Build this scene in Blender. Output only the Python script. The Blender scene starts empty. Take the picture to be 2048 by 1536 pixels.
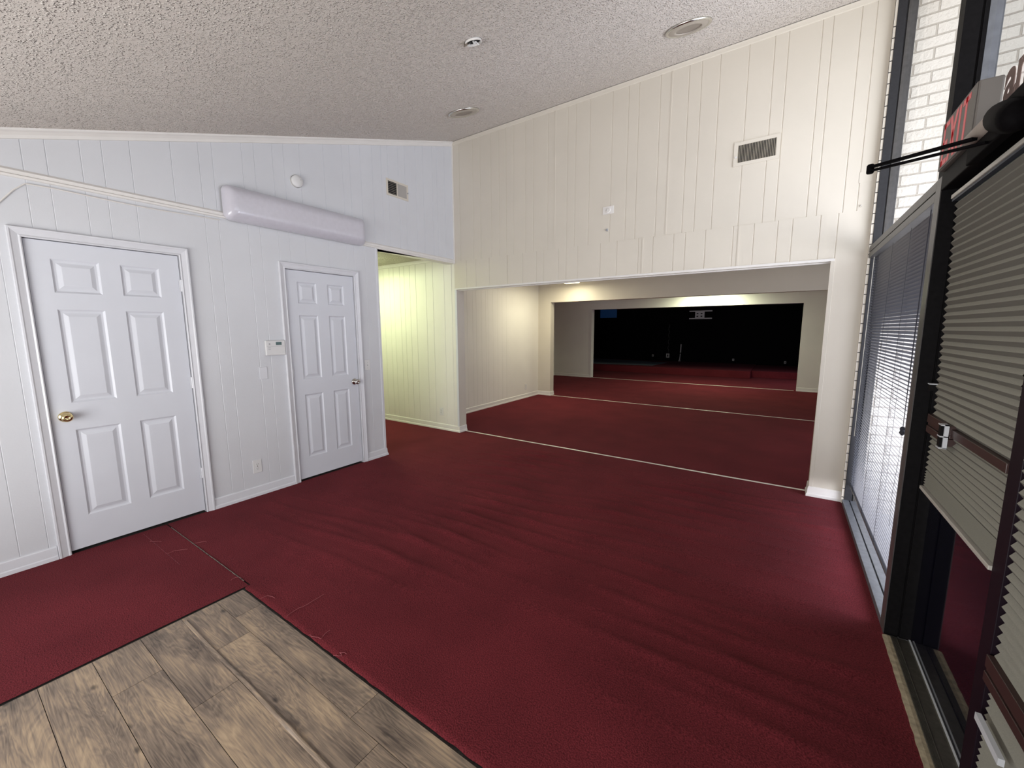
import bpy, bmesh, math, random
from mathutils import Vector, Matrix, noise
random.seed(7)
S = bpy.context.scene
COL = S.collection

# ------------------------------------------------------------------ materials
def mat(name, color=(.8, .8, .8), rough=.6, metal=0., spec=.5, emit=None, estr=0., noise_amt=0., noise_scale=20.,
        bump=0., bump_scale=200., bump_dist=.002, coat=0.):
    m = bpy.data.materials.new(name); m.use_nodes = True
    nt = m.node_tree; b = nt.nodes['Principled BSDF']
    b.inputs['Base Color'].default_value = (*color, 1)
    b.inputs['Roughness'].default_value = rough
    b.inputs['Metallic'].default_value = metal
    b.inputs['Specular IOR Level'].default_value = spec
    b.inputs['Coat Weight'].default_value = coat
    if emit:
        b.inputs['Emission Color'].default_value = (*emit, 1); b.inputs['Emission Strength'].default_value = estr
    geo = nt.nodes.new('ShaderNodeNewGeometry')
    n = nt.nodes.new('ShaderNodeTexNoise'); n.inputs['Scale'].default_value = noise_scale; n.inputs['Detail'].default_value = 4
    nt.links.new(geo.outputs['Position'], n.inputs['Vector'])
    r = nt.nodes.new('ShaderNodeMapRange')
    r.inputs['To Min'].default_value = 1 - noise_amt; r.inputs['To Max'].default_value = 1 + noise_amt
    r.inputs['From Min'].default_value = .3; r.inputs['From Max'].default_value = .7
    nt.links.new(n.outputs['Fac'], r.inputs['Value'])
    mx = nt.nodes.new('ShaderNodeVectorMath'); mx.operation = 'SCALE'; mx.inputs[0].default_value = color
    nt.links.new(r.outputs['Result'], mx.inputs['Scale'])
    nt.links.new(mx.outputs['Vector'], b.inputs['Base Color'])
    if bump:
        n2 = nt.nodes.new('ShaderNodeTexNoise'); n2.inputs['Scale'].default_value = bump_scale; n2.inputs['Detail'].default_value = 3
        nt.links.new(geo.outputs['Position'], n2.inputs['Vector'])
        bp = nt.nodes.new('ShaderNodeBump'); bp.inputs['Strength'].default_value = bump; bp.inputs['Distance'].default_value = bump_dist
        nt.links.new(n2.outputs['Fac'], bp.inputs['Height']); nt.links.new(bp.outputs['Normal'], b.inputs['Normal'])
    return m

def N(m, t): return m.node_tree.nodes.new(t)
def L(m, a, b): m.node_tree.links.new(a, b)

M = {}
M['wall'] = mat('painted_panelling', (.74, .72, .68), .42, noise_amt=.02, noise_scale=2.5, bump=.15, bump_scale=90)
M['wall_warm'] = mat('cream_painted_panelling', (.60, .558, .485), .5, noise_amt=.02, noise_scale=2.5, bump=.15, bump_scale=90)
M['wall_door'] = mat('white_painted_panelling', (.605, .618, .65), .4, noise_amt=.025, noise_scale=2.5, bump=.15, bump_scale=90)
M['trim'] = mat('gloss_white_trim', (.70, .68, .655), .32, noise_amt=.02, noise_scale=8, bump=.08, bump_scale=60)
M['trim_cool'] = mat('white_trim_paint', (.64, .65, .69), .34, noise_amt=.02, noise_scale=8, bump=.08, bump_scale=60)
M['door'] = mat('white_door_paint', (.625, .645, .70), .38, noise_amt=.015, noise_scale=5, bump=.1, bump_scale=70)
M['plastic'] = mat('white_plastic', (.68, .68, .68), .35)
M['plastic_grey'] = mat('grey_plastic', (.35, .36, .38), .4)
M['lens'] = mat('acrylic_lens', (.55, .54, .60), .28, spec=.6, coat=.4, noise_amt=.03, noise_scale=30)
M['lens_lit'] = mat('lit_lens', (.9, .9, .8), .4, emit=(.95, 1., .75), estr=3.)
M['black'] = mat('black_paint', (.002, .002, .0025), .8, spec=.1)
M['void'] = mat('dark_void', (.01, .01, .01), .9)
M['frame_black'] = mat('black_anodised_metal', (.005, .0045, .005), .6, spec=.09, noise_amt=.3, noise_scale=60)
M['frame_grey'] = mat('dark_grey_anodised_metal', (.075, .072, .07), .38, spec=.5, metal=.2, noise_amt=.15, noise_scale=40)
M['frame_dark'] = mat('charcoal_anodised_metal', (.022, .022, .025), .5, spec=.3, noise_amt=.15, noise_scale=60)
M['sill_metal'] = mat('worn_grey_aluminium', (.16, .17, .19), .35, metal=.4, noise_amt=.15, noise_scale=30)
M['brass'] = mat('polished_brass', (.80, .66, .36), .14, metal=1.)
M['nickel'] = mat('brushed_nickel', (.55, .52, .48), .2, metal=1.)
M['chrome'] = mat('chrome_ring', (.62, .61, .57), .18, metal=1.)
M['dull_ring'] = mat('dull_metal_baffle', (.42, .38, .33), .45, metal=.3)
M['thread'] = mat('red_yarn', (.30, .085, .095), .9)
M['thread_dark'] = mat('dark_red_yarn', (.16, .03, .04), .9, noise_amt=.7, noise_scale=40)
M['thread_grey'] = mat('grey_backing_thread', (.13, .105, .09), .9, noise_amt=.6, noise_scale=60)
M['strip'] = mat('pale_metal_strip', (.78, .74, .66), .35, metal=.3, noise_amt=.05, noise_scale=12)
M['wood_strip'] = mat('weathered_wood_strip', (.30, .25, .17), .7, noise_amt=.3, noise_scale=45, bump=.5, bump_scale=120)
M['alu_dirty'] = mat('dirty_bronze_threshold', (.055, .05, .042), .45, metal=.3, noise_amt=.3, noise_scale=50)
M['shade_b'] = mat('olive_grey_shadowed_undersides', (.135, .128, .112), .9, spec=.1)  # darker copy of the fabric: shading painted onto the down-facing pleats
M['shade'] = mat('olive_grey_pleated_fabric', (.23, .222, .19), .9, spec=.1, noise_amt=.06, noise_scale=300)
M['shade_rail'] = mat('brown_shade_rail', (.040, .020, .018), .4)
M['shade_head'] = mat('pale_shade_headrail', (.42, .40, .36), .4)
M['blind'] = mat('grey_metal_slat', (.075, .077, .092), .36, metal=.0, spec=.6)
M['blind_head'] = mat('light_metal_headrail', (.55, .57, .60), .3)
M['cord'] = mat('dark_cord', (.02, .02, .03), .8)
M['cord_white'] = mat('pale_cord', (.6, .58, .52), .8)
M['sign_box'] = mat('grey_brown_sign_housing', (.10, .088, .078), .5)
M['sign_red'] = mat('red_sign_letters', (.50, .035, .05), .4, emit=(.8, .05, .06), estr=.12)
M['decal'] = mat('brown_vinyl_decal', (.16, .10, .085), .6)
M['black_plastic'] = mat('black_closer_cover', (.004, .0035, .004), .6, spec=.02, noise_amt=.2, noise_scale=80)
M['closer_tube'] = mat('dull_bronze_tube', (.26, .22, .19), .5)
M['mat_grey'] = mat('grey_blue_carpet_offcut', (.16, .20, .24), .95)
M['blue'] = mat('blue_panel', (.015, .04, .11), .5, emit=(.03, .12, .35), estr=.06)
M['lcd'] = mat('lcd_glass', (.10, .16, .16), .15)
M['concrete'] = mat('exterior_concrete', (.55, .54, .52), .9, noise_amt=.08, noise_scale=6)
M['subfloor'] = mat('dark_subfloor', (.045, .04, .036), .9, noise_amt=.4, noise_scale=90)
M['sheath'] = mat('dark_gap', (.02, .015, .015), .9)

# glass: clear pane, and the dark tinted door glass
def glass(name, tint, refl):
    m = bpy.data.materials.new(name); m.use_nodes = True; nt = m.node_tree
    nt.nodes.clear()
    o = N(m, 'ShaderNodeOutputMaterial'); t = N(m, 'ShaderNodeBsdfTransparent'); t.inputs[0].default_value = (*tint, 1)
    g = N(m, 'ShaderNodeBsdfGlossy'); g.inputs['Roughness'].default_value = .02; g.inputs[0].default_value = (.8, .8, .85, 1)
    f = N(m, 'ShaderNodeFresnel'); f.inputs[0].default_value = 1.45
    k = N(m, 'ShaderNodeMath'); k.operation = 'MULTIPLY'; k.inputs[1].default_value = refl
    x = N(m, 'ShaderNodeMixShader')
    L(m, f.outputs[0], k.inputs[0]); L(m, k.outputs[0], x.inputs[0]); L(m, t.outputs[0], x.inputs[1]); L(m, g.outputs[0], x.inputs[2])
    L(m, x.outputs[0], o.inputs[0]); return m
M['glass'] = glass('clear_window_glass', (.93, .94, .96), .35)
M['glass_dark'] = mat('dark_tinted_glass', (.004, .004, .009), .035, spec=.55)

# popcorn ceiling
def popcorn(name, col, scale=72., dist=.019):
    m = mat(name, col, .95, spec=.1); b = m.node_tree.nodes['Principled BSDF']
    geo = N(m, 'ShaderNodeNewGeometry')
    def math_(op, a, k):
        q = N(m, 'ShaderNodeMath'); q.operation = op; L(m, a, q.inputs[0])
        if isinstance(k, (int, float)): q.inputs[1].default_value = k
        else: L(m, k, q.inputs[1])
        return q.outputs[0]
    wn = N(m, 'ShaderNodeTexNoise'); wn.inputs['Scale'].default_value = scale * 1.3; wn.inputs['Detail'].default_value = 2
    add = N(m, 'ShaderNodeVectorMath'); add.operation = 'MULTIPLY_ADD'; add.inputs[1].default_value = (.012, .012, .012)
    L(m, geo.outputs['Position'], wn.inputs['Vector']); L(m, wn.outputs['Color'], add.inputs[0]); L(m, geo.outputs['Position'], add.inputs[2])
    hs = []
    for sc_, lo in ((scale, .42), (scale*1.9, .30)):
        v = N(m, 'ShaderNodeTexVoronoi'); v.inputs['Scale'].default_value = sc_; L(m, add.outputs[0], v.inputs['Vector'])
        h = N(m, 'ShaderNodeMapRange'); h.interpolation_type = 'SMOOTHERSTEP'
        h.inputs['From Min'].default_value = .12; h.inputs['From Max'].default_value = .54
        h.inputs['To Min'].default_value = 1.; h.inputs['To Max'].default_value = 0.; L(m, v.outputs['Distance'], h.inputs['Value'])
        sp = N(m, 'ShaderNodeSeparateColor'); L(m, v.outputs['Color'], sp.inputs[0])
        k = N(m, 'ShaderNodeMapRange'); k.inputs['From Min'].default_value = lo; k.inputs['From Max'].default_value = .9; L(m, sp.outputs[0], k.inputs['Value'])
        hs.append(math_('MULTIPLY', h.outputs[0], k.outputs[0]))
    hh = math_('ADD', hs[0], math_('MULTIPLY', hs[1], .45))
    bp = N(m, 'ShaderNodeBump'); bp.inputs['Strength'].default_value = 1.; bp.inputs['Distance'].default_value = dist
    L(m, hh, bp.inputs['Height']); L(m, bp.outputs['Normal'], b.inputs['Normal'])
    cr = N(m, 'ShaderNodeMapRange'); cr.inputs['To Min'].default_value = .86; cr.inputs['To Max'].default_value = 1.55; L(m, hh, cr.inputs['Value'])  # hollows darkened and grains lightened, occlusion shading put into the colour
    sc = N(m, 'ShaderNodeVectorMath'); sc.operation = 'SCALE'; sc.inputs[0].default_value = col
    L(m, cr.outputs[0], sc.inputs['Scale']); L(m, sc.outputs[0], b.inputs['Base Color'])
    return m
M['popcorn'] = popcorn('popcorn_ceiling', (.74, .69, .64))
M['popcorn_hall'] = popcorn('popcorn_hall_ceiling', (.62, .60, .50), 60.)

def carpet(name, col):
    m = mat(name, col, .97, spec=.08); b = m.node_tree.nodes['Principled BSDF']
    geo = N(m, 'ShaderNodeNewGeometry')
    n = N(m, 'ShaderNodeTexNoise'); n.inputs['Scale'].default_value = 170; n.inputs['Detail'].default_value = 3
    n2 = N(m, 'ShaderNodeTexNoise'); n2.inputs['Scale'].default_value = 2.2; n2.inputs['Detail'].default_value = 5
    for q in (n, n2): L(m, geo.outputs['Position'], q.inputs['Vector'])
    a = N(m, 'ShaderNodeMapRange'); a.inputs['From Min'].default_value = .3; a.inputs['From Max'].default_value = .7
    a.inputs['To Min'].default_value = .55; a.inputs['To Max'].default_value = 1.45
    c = N(m, 'ShaderNodeMapRange'); c.inputs['From Min'].default_value = .3; c.inputs['From Max'].default_value = .7
    c.inputs['To Min'].default_value = .86; c.inputs['To Max'].default_value = 1.14
    L(m, n.outputs['Fac'], a.inputs['Value']); L(m, n2.outputs['Fac'], c.inputs['Value'])
    mu = N(m, 'ShaderNodeMath'); mu.operation = 'MULTIPLY'; L(m, a.outputs[0], mu.inputs[0]); L(m, c.outputs[0], mu.inputs[1])
    s = N(m, 'ShaderNodeVectorMath'); s.operation = 'SCALE'; s.inputs[0].default_value = col
    L(m, mu.outputs[0], s.inputs['Scale']); L(m, s.outputs[0], b.inputs['Base Color'])
    bp = N(m, 'ShaderNodeBump'); bp.inputs['Strength'].default_value = .7; bp.inputs['Distance'].default_value = .006
    L(m, n.outputs['Fac'], bp.inputs['Height']); L(m, bp.outputs['Normal'], b.inputs['Normal'])
    b.inputs['Sheen Weight'].default_value = .03; b.inputs['Sheen Tint'].default_value = (.9, .5, .6, 1)
    return m
M['carpet'] = carpet('burgundy_carpet', (.116, .0165, .0212))

def vinyl():
    m = mat('wood_plank_vinyl', (.3, .22, .15), .42); b = m.node_tree.nodes['Principled BSDF']
    geo = N(m, 'ShaderNodeNewGeometry')
    at = N(m, 'ShaderNodeAttribute'); at.attribute_name = 'plank'
    off = N(m, 'ShaderNodeVectorMath'); off.operation = 'MULTIPLY_ADD'; off.inputs[1].default_value = (9., 5., 3.)
    L(m, at.outputs['Color'], off.inputs[0]); L(m, geo.outputs['Position'], off.inputs[2])
    # swirling grain: distorted bands along x
    mp = N(m, 'ShaderNodeMapping'); mp.inputs['Scale'].default_value = (.55, 4.2, 1.)
    L(m, off.outputs[0], mp.inputs['Vector'])
    n1 = N(m, 'ShaderNodeTexNoise'); n1.inputs['Scale'].default_value = 2.6; n1.inputs['Detail'].default_value = 4; n1.inputs['Distortion'].default_value = .9
    L(m, mp.outputs[0], n1.inputs['Vector'])
    rg = N(m, 'ShaderNodeMath'); rg.operation = 'MULTIPLY'; rg.inputs[1].default_value = 15.
    L(m, n1.outputs['Fac'], rg.inputs[0])
    fr = N(m, 'ShaderNodeMath'); fr.operation = 'PINGPONG'; fr.inputs[1].default_value = .5
    L(m, rg.outputs[0], fr.inputs[0])
    mp2 = N(m, 'ShaderNodeMapping'); mp2.inputs['Scale'].default_value = (4., 95., 1.)
    L(m, off.outputs[0], mp2.inputs['Vector'])
    n2 = N(m, 'ShaderNodeTexNoise'); n2.inputs['Scale'].default_value = 1.6; n2.inputs['Detail'].default_value = 6
    n2.inputs['Distortion'].default_value = .5
    L(m, mp2.outputs[0], n2.inputs['Vector'])
    n3 = N(m, 'ShaderNodeTexNoise'); n3.inputs['Scale'].default_value = 5.5; n3.inputs['Detail'].default_value = 4
    mp4 = N(m, 'ShaderNodeMapping'); mp4.inputs['Scale'].default_value = (.55, 1.2, 1.); L(m, off.outputs[0], mp4.inputs['Vector']); L(m, mp4.outputs[0], n3.inputs['Vector'])
    def mul(a, k):
        q = N(m, 'ShaderNodeMath'); q.operation = 'MULTIPLY'; L(m, a, q.inputs[0]); q.inputs[1].default_value = k; return q.outputs[0]
    def addn(a, c):
        q = N(m, 'ShaderNodeMath'); q.operation = 'ADD'; L(m, a, q.inputs[0]); L(m, c, q.inputs[1]); return q.outputs[0]
    v = addn(addn(mul(fr.outputs[0], .26), mul(n2.outputs['Fac'], .56)), mul(n3.outputs['Fac'], .74))
    sp = N(m, 'ShaderNodeSeparateColor'); L(m, at.outputs['Color'], sp.inputs[0])
    v = addn(v, mul(sp.outputs[0], .10))
    cr = N(m, 'ShaderNodeValToRGB'); L(m, v, cr.inputs[0])
    e = cr.color_ramp.elements
    e[0].position = .48; e[0].color = (.055, .041, .033, 1)
    e[1].position = 1.0; e[1].color = (.42, .31, .20, 1)
    for p, c in ((.62, (.13, .097, .073, 1)), (.75, (.215, .162, .119, 1)), (.87, (.32, .235, .157, 1))):
        q = e.new(p); q.color = c
    # knots
    mp3 = N(m, 'ShaderNodeMapping'); mp3.inputs['Scale'].default_value = (4.5, 9., 1.); L(m, off.outputs[0], mp3.inputs['Vector'])
    vk = N(m, 'ShaderNodeTexVoronoi'); vk.inputs['Scale'].default_value = 1.; L(m, mp3.outputs[0], vk.inputs['Vector'])
    kr = N(m, 'ShaderNodeMapRange'); kr.inputs['From Min'].default_value = .04; kr.inputs['From Max'].default_value = .11
    kr.inputs['To Min'].default_value = .35; L(m, vk.outputs['Distance'], kr.inputs['Value'])
    sc = N(m, 'ShaderNodeVectorMath'); sc.operation = 'SCALE'; L(m, cr.outputs[0], sc.inputs[0]); L(m, kr.outputs[0], sc.inputs['Scale'])
    L(m, sc.outputs[0], b.inputs['Base Color'])
    bp = N(m, 'ShaderNodeBump'); bp.inputs['Strength'].default_value = .25; bp.inputs['Distance'].default_value = .002
    L(m, v, bp.inputs['Height']); L(m, bp.outputs['Normal'], b.inputs['Normal'])
    return m
M['vinyl'] = vinyl()

def brick():
    m = mat('white_painted_brick', (.78, .74, .68), .75); b = m.node_tree.nodes['Principled BSDF']
    geo = N(m, 'ShaderNodeNewGeometry'); sx = N(m, 'ShaderNodeSeparateXYZ'); cx = N(m, 'ShaderNodeCombineXYZ')
    L(m, geo.outputs['Position'], sx.inputs[0])
    ad = N(m, 'ShaderNodeMath'); ad.operation = 'ADD'; L(m, sx.outputs[0], ad.inputs[0]); L(m, sx.outputs[1], ad.inputs[1])
    L(m, ad.outputs[0], cx.inputs[0]); L(m, sx.outputs[2], cx.inputs[1])
    t = N(m, 'ShaderNodeTexBrick'); L(m, cx.outputs[0], t.inputs['Vector'])
    t.inputs['Scale'].default_value = 1.; t.inputs['Brick Width'].default_value = .203; t.inputs['Row Height'].default_value = .0765
    t.inputs['Mortar Size'].default_value = .006; t.inputs['Mortar Smooth'].default_value = .3
    t.inputs['Color1'].default_value = (.66, .62, .55, 1); t.inputs['Color2'].default_value = (.62, .58, .51, 1)
    t.inputs['Mortar'].default_value = (.42, .38, .32, 1)
    L(m, t.outputs['Color'], b.inputs['Base Color'])
    n = N(m, 'ShaderNodeTexNoise'); n.inputs['Scale'].default_value = 60; n.inputs['Detail'].default_value = 4; L(m, geo.outputs['Position'], n.inputs['Vector'])
    iv = N(m, 'ShaderNodeMath'); iv.operation = 'MULTIPLY_ADD'; iv.inputs[1].default_value = -2.; L(m, t.outputs['Fac'], iv.inputs[0]); L(m, n.outputs['Fac'], iv.inputs[2])
    bp = N(m, 'ShaderNodeBump'); bp.inputs['Strength'].default_value = .8; bp.inputs['Distance'].default_value = .006
    L(m, iv.outputs[0], bp.inputs['Height']); L(m, bp.outputs['Normal'], b.inputs['Normal'])
    return m
M['brick'] = brick()

# ------------------------------------------------------------------ mesh helpers
class MB:
    def __init__(s): s.v = []; s.f = []
    def quad(s, a, b, c, d):
        i = len(s.v); s.v += [tuple(a), tuple(b), tuple(c), tuple(d)]; s.f.append((i, i+1, i+2, i+3)); return s
    def box(s, x0, x1, y0, y1, z0, z1):
        i = len(s.v)
        s.v += [(x0, y0, z0), (x1, y0, z0), (x1, y1, z0), (x0, y1, z0), (x0, y0, z1), (x1, y0, z1), (x1, y1, z1), (x0, y1, z1)]
        for f in ((0, 3, 2, 1), (4, 5, 6, 7), (0, 1, 5, 4), (1, 2, 6, 5), (2, 3, 7, 6), (3, 0, 4, 7)): s.f.append(tuple(i+k for k in f))
        return s
    def hexa(s, p):
        i = len(s.v); s.v += [tuple(q) for q in p]
        for f in ((0, 3, 2, 1), (4, 5, 6, 7), (0, 1, 5, 4), (1, 2, 6, 5), (2, 3, 7, 6), (3, 0, 4, 7)): s.f.append(tuple(i+k for k in f))
        return s
    def grid(s, rows):
        i = len(s.v); n = len(rows[0])
        for r in rows: s.v += [tuple(p) for p in r]
        for a in range(len(rows)-1):
            for b in range(n-1): s.f.append((i+a*n+b, i+a*n+b+1, i+(a+1)*n+b+1, i+(a+1)*n+b))
        return s
    def tube(s, pts, r, n=8, caps=True):
        pts = [Vector(p) for p in pts]; rows = []
        rr = r if isinstance(r, (list, tuple)) else [r]*len(pts)
        up = Vector((0, 0, 1))
        for k, p in enumerate(pts):
            d = (pts[min(k+1, len(pts)-1)] - pts[max(k-1, 0)]).normalized()
            a = d.cross(up)
            if a.length < .05: a = d.cross(Vector((1, 0, 0)))
            a.normalize(); b = d.cross(a).normalized()
            rows.append([p + (a*math.cos(2*math.pi*j/n) + b*math.sin(2*math.pi*j/n))*rr[k] for j in range(n+1)])
        s.grid(rows)
        if caps:
            for r_ in (rows[0], rows[-1]):
                i = len(s.v); s.v += [tuple(q) for q in r_[:-1]]; s.f.append(tuple(range(i, i+n)))
        return s
    def lathe(s, org, axis, prof, n=32):
        """prof: list of (radius, distance along axis)"""
        org = Vector(org); ax = Vector(axis).normalized(); a = ax.orthogonal().normalized(); b = ax.cross(a)
        rows = [[org + ax*h + (a*math.cos(2*math.pi*j/n) + b*math.sin(2*math.pi*j/n))*r for j in range(n+1)] for r, h in prof]
        return s.grid(rows)
    def build(s, name, m, parent=None, smooth=False, bevel=0., weld=True):
        me = bpy.data.meshes.new(name); me.from_pydata(s.v, [], s.f); me.materials.append(m)
        bm = bmesh.new(); bm.from_mesh(me)
        if weld: bmesh.ops.remove_doubles(bm, verts=bm.verts, dist=1e-5)
        bmesh.ops.recalc_face_normals(bm, faces=bm.faces)
        bm.to_mesh(me); bm.free()
        o = bpy.data.objects.new(name, me); COL.objects.link(o)
        if smooth:
            for p in me.polygons: p.use_smooth = True
        if bevel:
            md = o.modifiers.new('b', 'BEVEL'); md.width = bevel; md.segments = 2; md.limit_method = 'ANGLE'
        if parent is not None: o.parent = parent; o.matrix_parent_inverse = Matrix.Translation(-parent.location)
        return o

def tag(o, label=None, cat=None, group=None, kind=None):
    if label: o['label'] = label
    if cat: o['category'] = cat
    if group: o['group'] = group
    if kind: o['kind'] = kind
    return o
def struct(o, label=None): return tag(o, label, None, None, 'structure')
def thing(name, loc, label, cat, group=None):
    o = bpy.data.objects.new(name, None); COL.objects.link(o); o.location = loc; o.empty_display_size = .05
    return tag(o, label, cat, group)

CS = .3346
def ceil_z(y): return 3.928 + CS*y
YR = -5.3     # rear wall

# grooved panelling: skin at plane, u from u0..u1, P(u, depth, z)
def panel_skin(mb, P, u0, u1, z0, z1, grooves, gw=.0048, gd=.0045):
    zt = z1 if callable(z1) else (lambda u: z1)
    zb = z0 if callable(z0) else (lambda u: z0)
    pr = [(u0, 0)]
    for g in sorted(grooves):
        if u0 + .02 < g < u1 - .02: pr += [(g-gw, 0), (g-gw*.3, gd), (g+gw*.3, gd), (g+gw, 0)]
    pr.append((u1, 0))
    mb.grid([[P(u, d, zb(u)) for u, d in pr], [P(u, d, zt(u)) for u, d in pr]])
    return mb
PX = lambda u, d, z: (-d, u, z)            # on x=0 wall, u = y, depth into wall
PY = lambda u, d, z: (u, d, z)             # on y=0 wall, u = x

# ------------------------------------------------------------------ left wall
D1 = (-3.855, -3.101); D2 = (-2.31, -1.605); DT = 2.03; HW = -1.295; ZM = 2.385
GL = [-5.15, -4.95, -4.82, -4.66, -4.5, -4.41, -4.22, -4.07, -3.95, -3.805, -3.706, -3.553, -3.449, -3.305, -3.074, -2.899, -2.807, -2.591,
      -2.496, -2.343, -2.246, -2.097, -1.859, -1.657, -1.57, -1.44, -1.291, -1.17, -1.08, -.93, -.83, -.66, -.54, -.38, -.30, -.16]
w = MB()
g = .012
for (a, b, z0) in ((YR, D1[0]-g, 0), (D1[0]-g, D1[1]+g, DT+g), (D1[1]+g, D2[0]-g, 0), (D2[0]-g, D2[1]+g, DT+g), (D2[1]+g, HW, 0)):
    panel_skin(w, PX, a, b, z0, ZM, GL, .003, .002)
panel_skin(w, PX, YR, 0, ZM, lambda u: ceil_z(u)+.01, GL, .0035, .003)
for (a, b, z0) in ((YR, D1[0]-g, 0), (D1[0]-g, D1[1]+g, DT+g), (D1[1]+g, D2[0]-g, 0), (D2[0]-g, D2[1]+g, DT+g), (D2[1]+g, HW, 0)):
    w.box(-.12, -.0045, a, b, z0, ZM)
w.hexa([(-.12, YR, ZM), (-.0045, YR, ZM), (-.0045, 0, ZM), (-.12, 0, ZM), (-.12, YR, ceil_z(YR)+.05), (-.0045, YR, ceil_z(YR)+.05), (-.0045, 0, ceil_z(0)+.05), (-.12, 0, ceil_z(0)+.05)])
w.box(-.12, 0, HW, HW+.012, 0, ZM)
struct(w.build('wall_left', M['wall_door']), 'white grooved panel wall holding both panelled doors')

# corner trim at end of the door wall
struct(MB().box(-.03, .006, HW-.012, HW+.018, 0, ZM-.01).build('trim_1', M['trim_cool'], bevel=.003))
# horizontal moulding along the left wall
mo = MB().grid([[(.0, y, 2.372), (.016, y, 2.374), (.018, y, 2.386), (.010, y, 2.392), (.012, y, 2.412), (.002, y, 2.424), (0, y, 2.426)] for y in (YR, -2.7, -1.3, 0)])
struct(mo.build('trim_2', M['trim']))
struct(MB().box(-.12, .010, HW, 0, 2.366, 2.3855).build('trim_3', M['trim']))
# crown at the ceiling of the left wall
cm = MB()
rows = []
for y in (YR, 0):
    z = ceil_z(y)
    rows.append([(.0, y, z-.055), (.009, y, z-.053), (.011, y, z-.035), (.020, y, z-.020), (.030, y, z-.012), (.032, y, z)])
cm.grid(rows); struct(cm.build('trim_4', M['trim']))
# corner bead between left wall and far wall
struct(MB().box(0, .012, -.012, 0, ZM, 3.92).build('trim_5', M['trim']))

# casings
CPROF = [(.004, 0), (.004, .012), (.010, .015), (.018, .011), (.026, .013), (.044, .018), (.050, .022), (.058, .022), (.061, .018), (.061, 0)]
def casing(name, y0, y1, zt, m):
    mb = MB(); rows = []
    for o, h in CPROF:
        rows.append([(h, y0-o, 0), (h, y0-o, zt+o), (h, y1+o, zt+o), (h, y1+o, 0)])
    mb.grid(rows)
    # jamb lining
    mb.box(-.12, .004, y0-.012, y0-.004, 0, zt+.012).box(-.12, .004, y1+.004, y1+.012, 0, zt+.012).box(-.12, .004, y0-.012, y1+.012, zt+.004, zt+.012)
    return struct(mb.build(name, m))
casing('trim_6', D1[0], D1[1], DT, M['trim_cool'])
casing('trim_7', D2[0], D2[1], DT, M['trim_cool'])

# six panel doors
def panel_door(name, y0, y1, cols, rows, knob_y, knob_z, knob_mat, hinge_y, hinge_zs, label):
    xf = -.006; z0, z1 = .018, DT
    ys = sorted([y0, y1] + [c for cc in cols for c in cc]); zs = sorted([z0, z1] + [r for rr in rows for r in rr])
    mb = MB()
    for i in range(len(ys)-1):
        for j in range(len(zs)-1):
            a, b, c, d = ys[i], ys[i+1], zs[j], zs[j+1]
            if (a, b) in cols and (c, d) in rows:
                R = [(0, 0), (.008, -.007), (.012, -.009), (.022, -.009), (.026, -.008), (.044, -.0015), (.046, -.001)]
                def ring(o, h): return [(xf+h, a+o, c+o), (xf+h, b-o, c+o), (xf+h, b-o, d-o), (xf+h, a+o, d-o), (xf+h, a+o, c+o)]
                mb.grid([ring(o, h) for o, h in R])
                q = ring(*R[-1]); mb.quad(*q[:4])
            else:
                mb.quad((xf, a, c), (xf, b, c), (xf, b, d), (xf, a, d))
    mb.box(xf-.035, xf-.02, y0, y1, z0, z1)
    mb.quad((xf-.03, y0, z0), (xf, y0, z0), (xf, y0, z1), (xf-.03, y0, z1)).quad((xf-.03, y1, z0), (xf, y1, z0), (xf, y1, z1), (xf-.03, y1, z1))
    mb.quad((xf-.03, y0, z0), (xf-.03, y1, z0), (xf, y1, z0), (xf, y0, z0)).quad((xf-.03, y0, z1), (xf-.03, y1, z1), (xf, y1, z1), (xf, y0, z1))
    d = struct(mb.build(name, M['door']), label)
    k = MB().lathe((xf, knob_y, knob_z), (1, 0, 0), [(.0, .0), (.033, .0), (.034, .004), (.030, .009), (.016, .012), (.011, .022), (.013, .034), (.024, .040), (.0285, .050), (.0285, .058), (.023, .067), (.012, .071), (.010, .069), (0, .069)], 28)
    tag(k.build('knob', knob_mat, d, smooth=True), 'polished brass knob' if knob_mat == M['brass'] else 'brushed nickel knob')
    for hz in hinge_zs:
        hm = MB().tube([(.006, hinge_y, hz-.044), (.006, hinge_y, hz+.044)], .006, 10)
        hm.box(-.002, .004, hinge_y-.014, hinge_y+.014, hz-.044, hz+.044)
        for e in (-.016, .014): hm.tube([(.006, hinge_y, hz+e), (.006, hinge_y, hz+e+.002)], .0068, 10)
        hm.build('hinge', M['trim_cool'], d)
    return d
panel_door('door_1', *D1, [(-3.755, -3.536), (-3.432, -3.222)], [(.235, .828), (1.007, 1.611), (1.715, 1.924)], -3.792, .922, M['brass'],
           D1[1]+.003, (.334, 1.07, 1.812), 'wider white six panel door with a brass knob')
panel_door('door_2', *D2, [(-2.206, -2.016), (-1.902, -1.72)], [(.222, .85), (1.0, 1.615), (1.725, 1.926)], -1.652, .919, M['nickel'],
           D2[0]-.003, (.334, 1.07, 1.80), 'narrower white six panel door with a nickel knob')
# dark closets behind the doors
MBc = MB()
struct(MB().box(-.16, -.14, -4.05, -2.95, 0, 2.2).build('wall_closet', M['void']))
struct(MB().box(-.16, -.14, -2.45, -1.5, 0, 2.2).build('wall_closet_small', M['void']))

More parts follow.
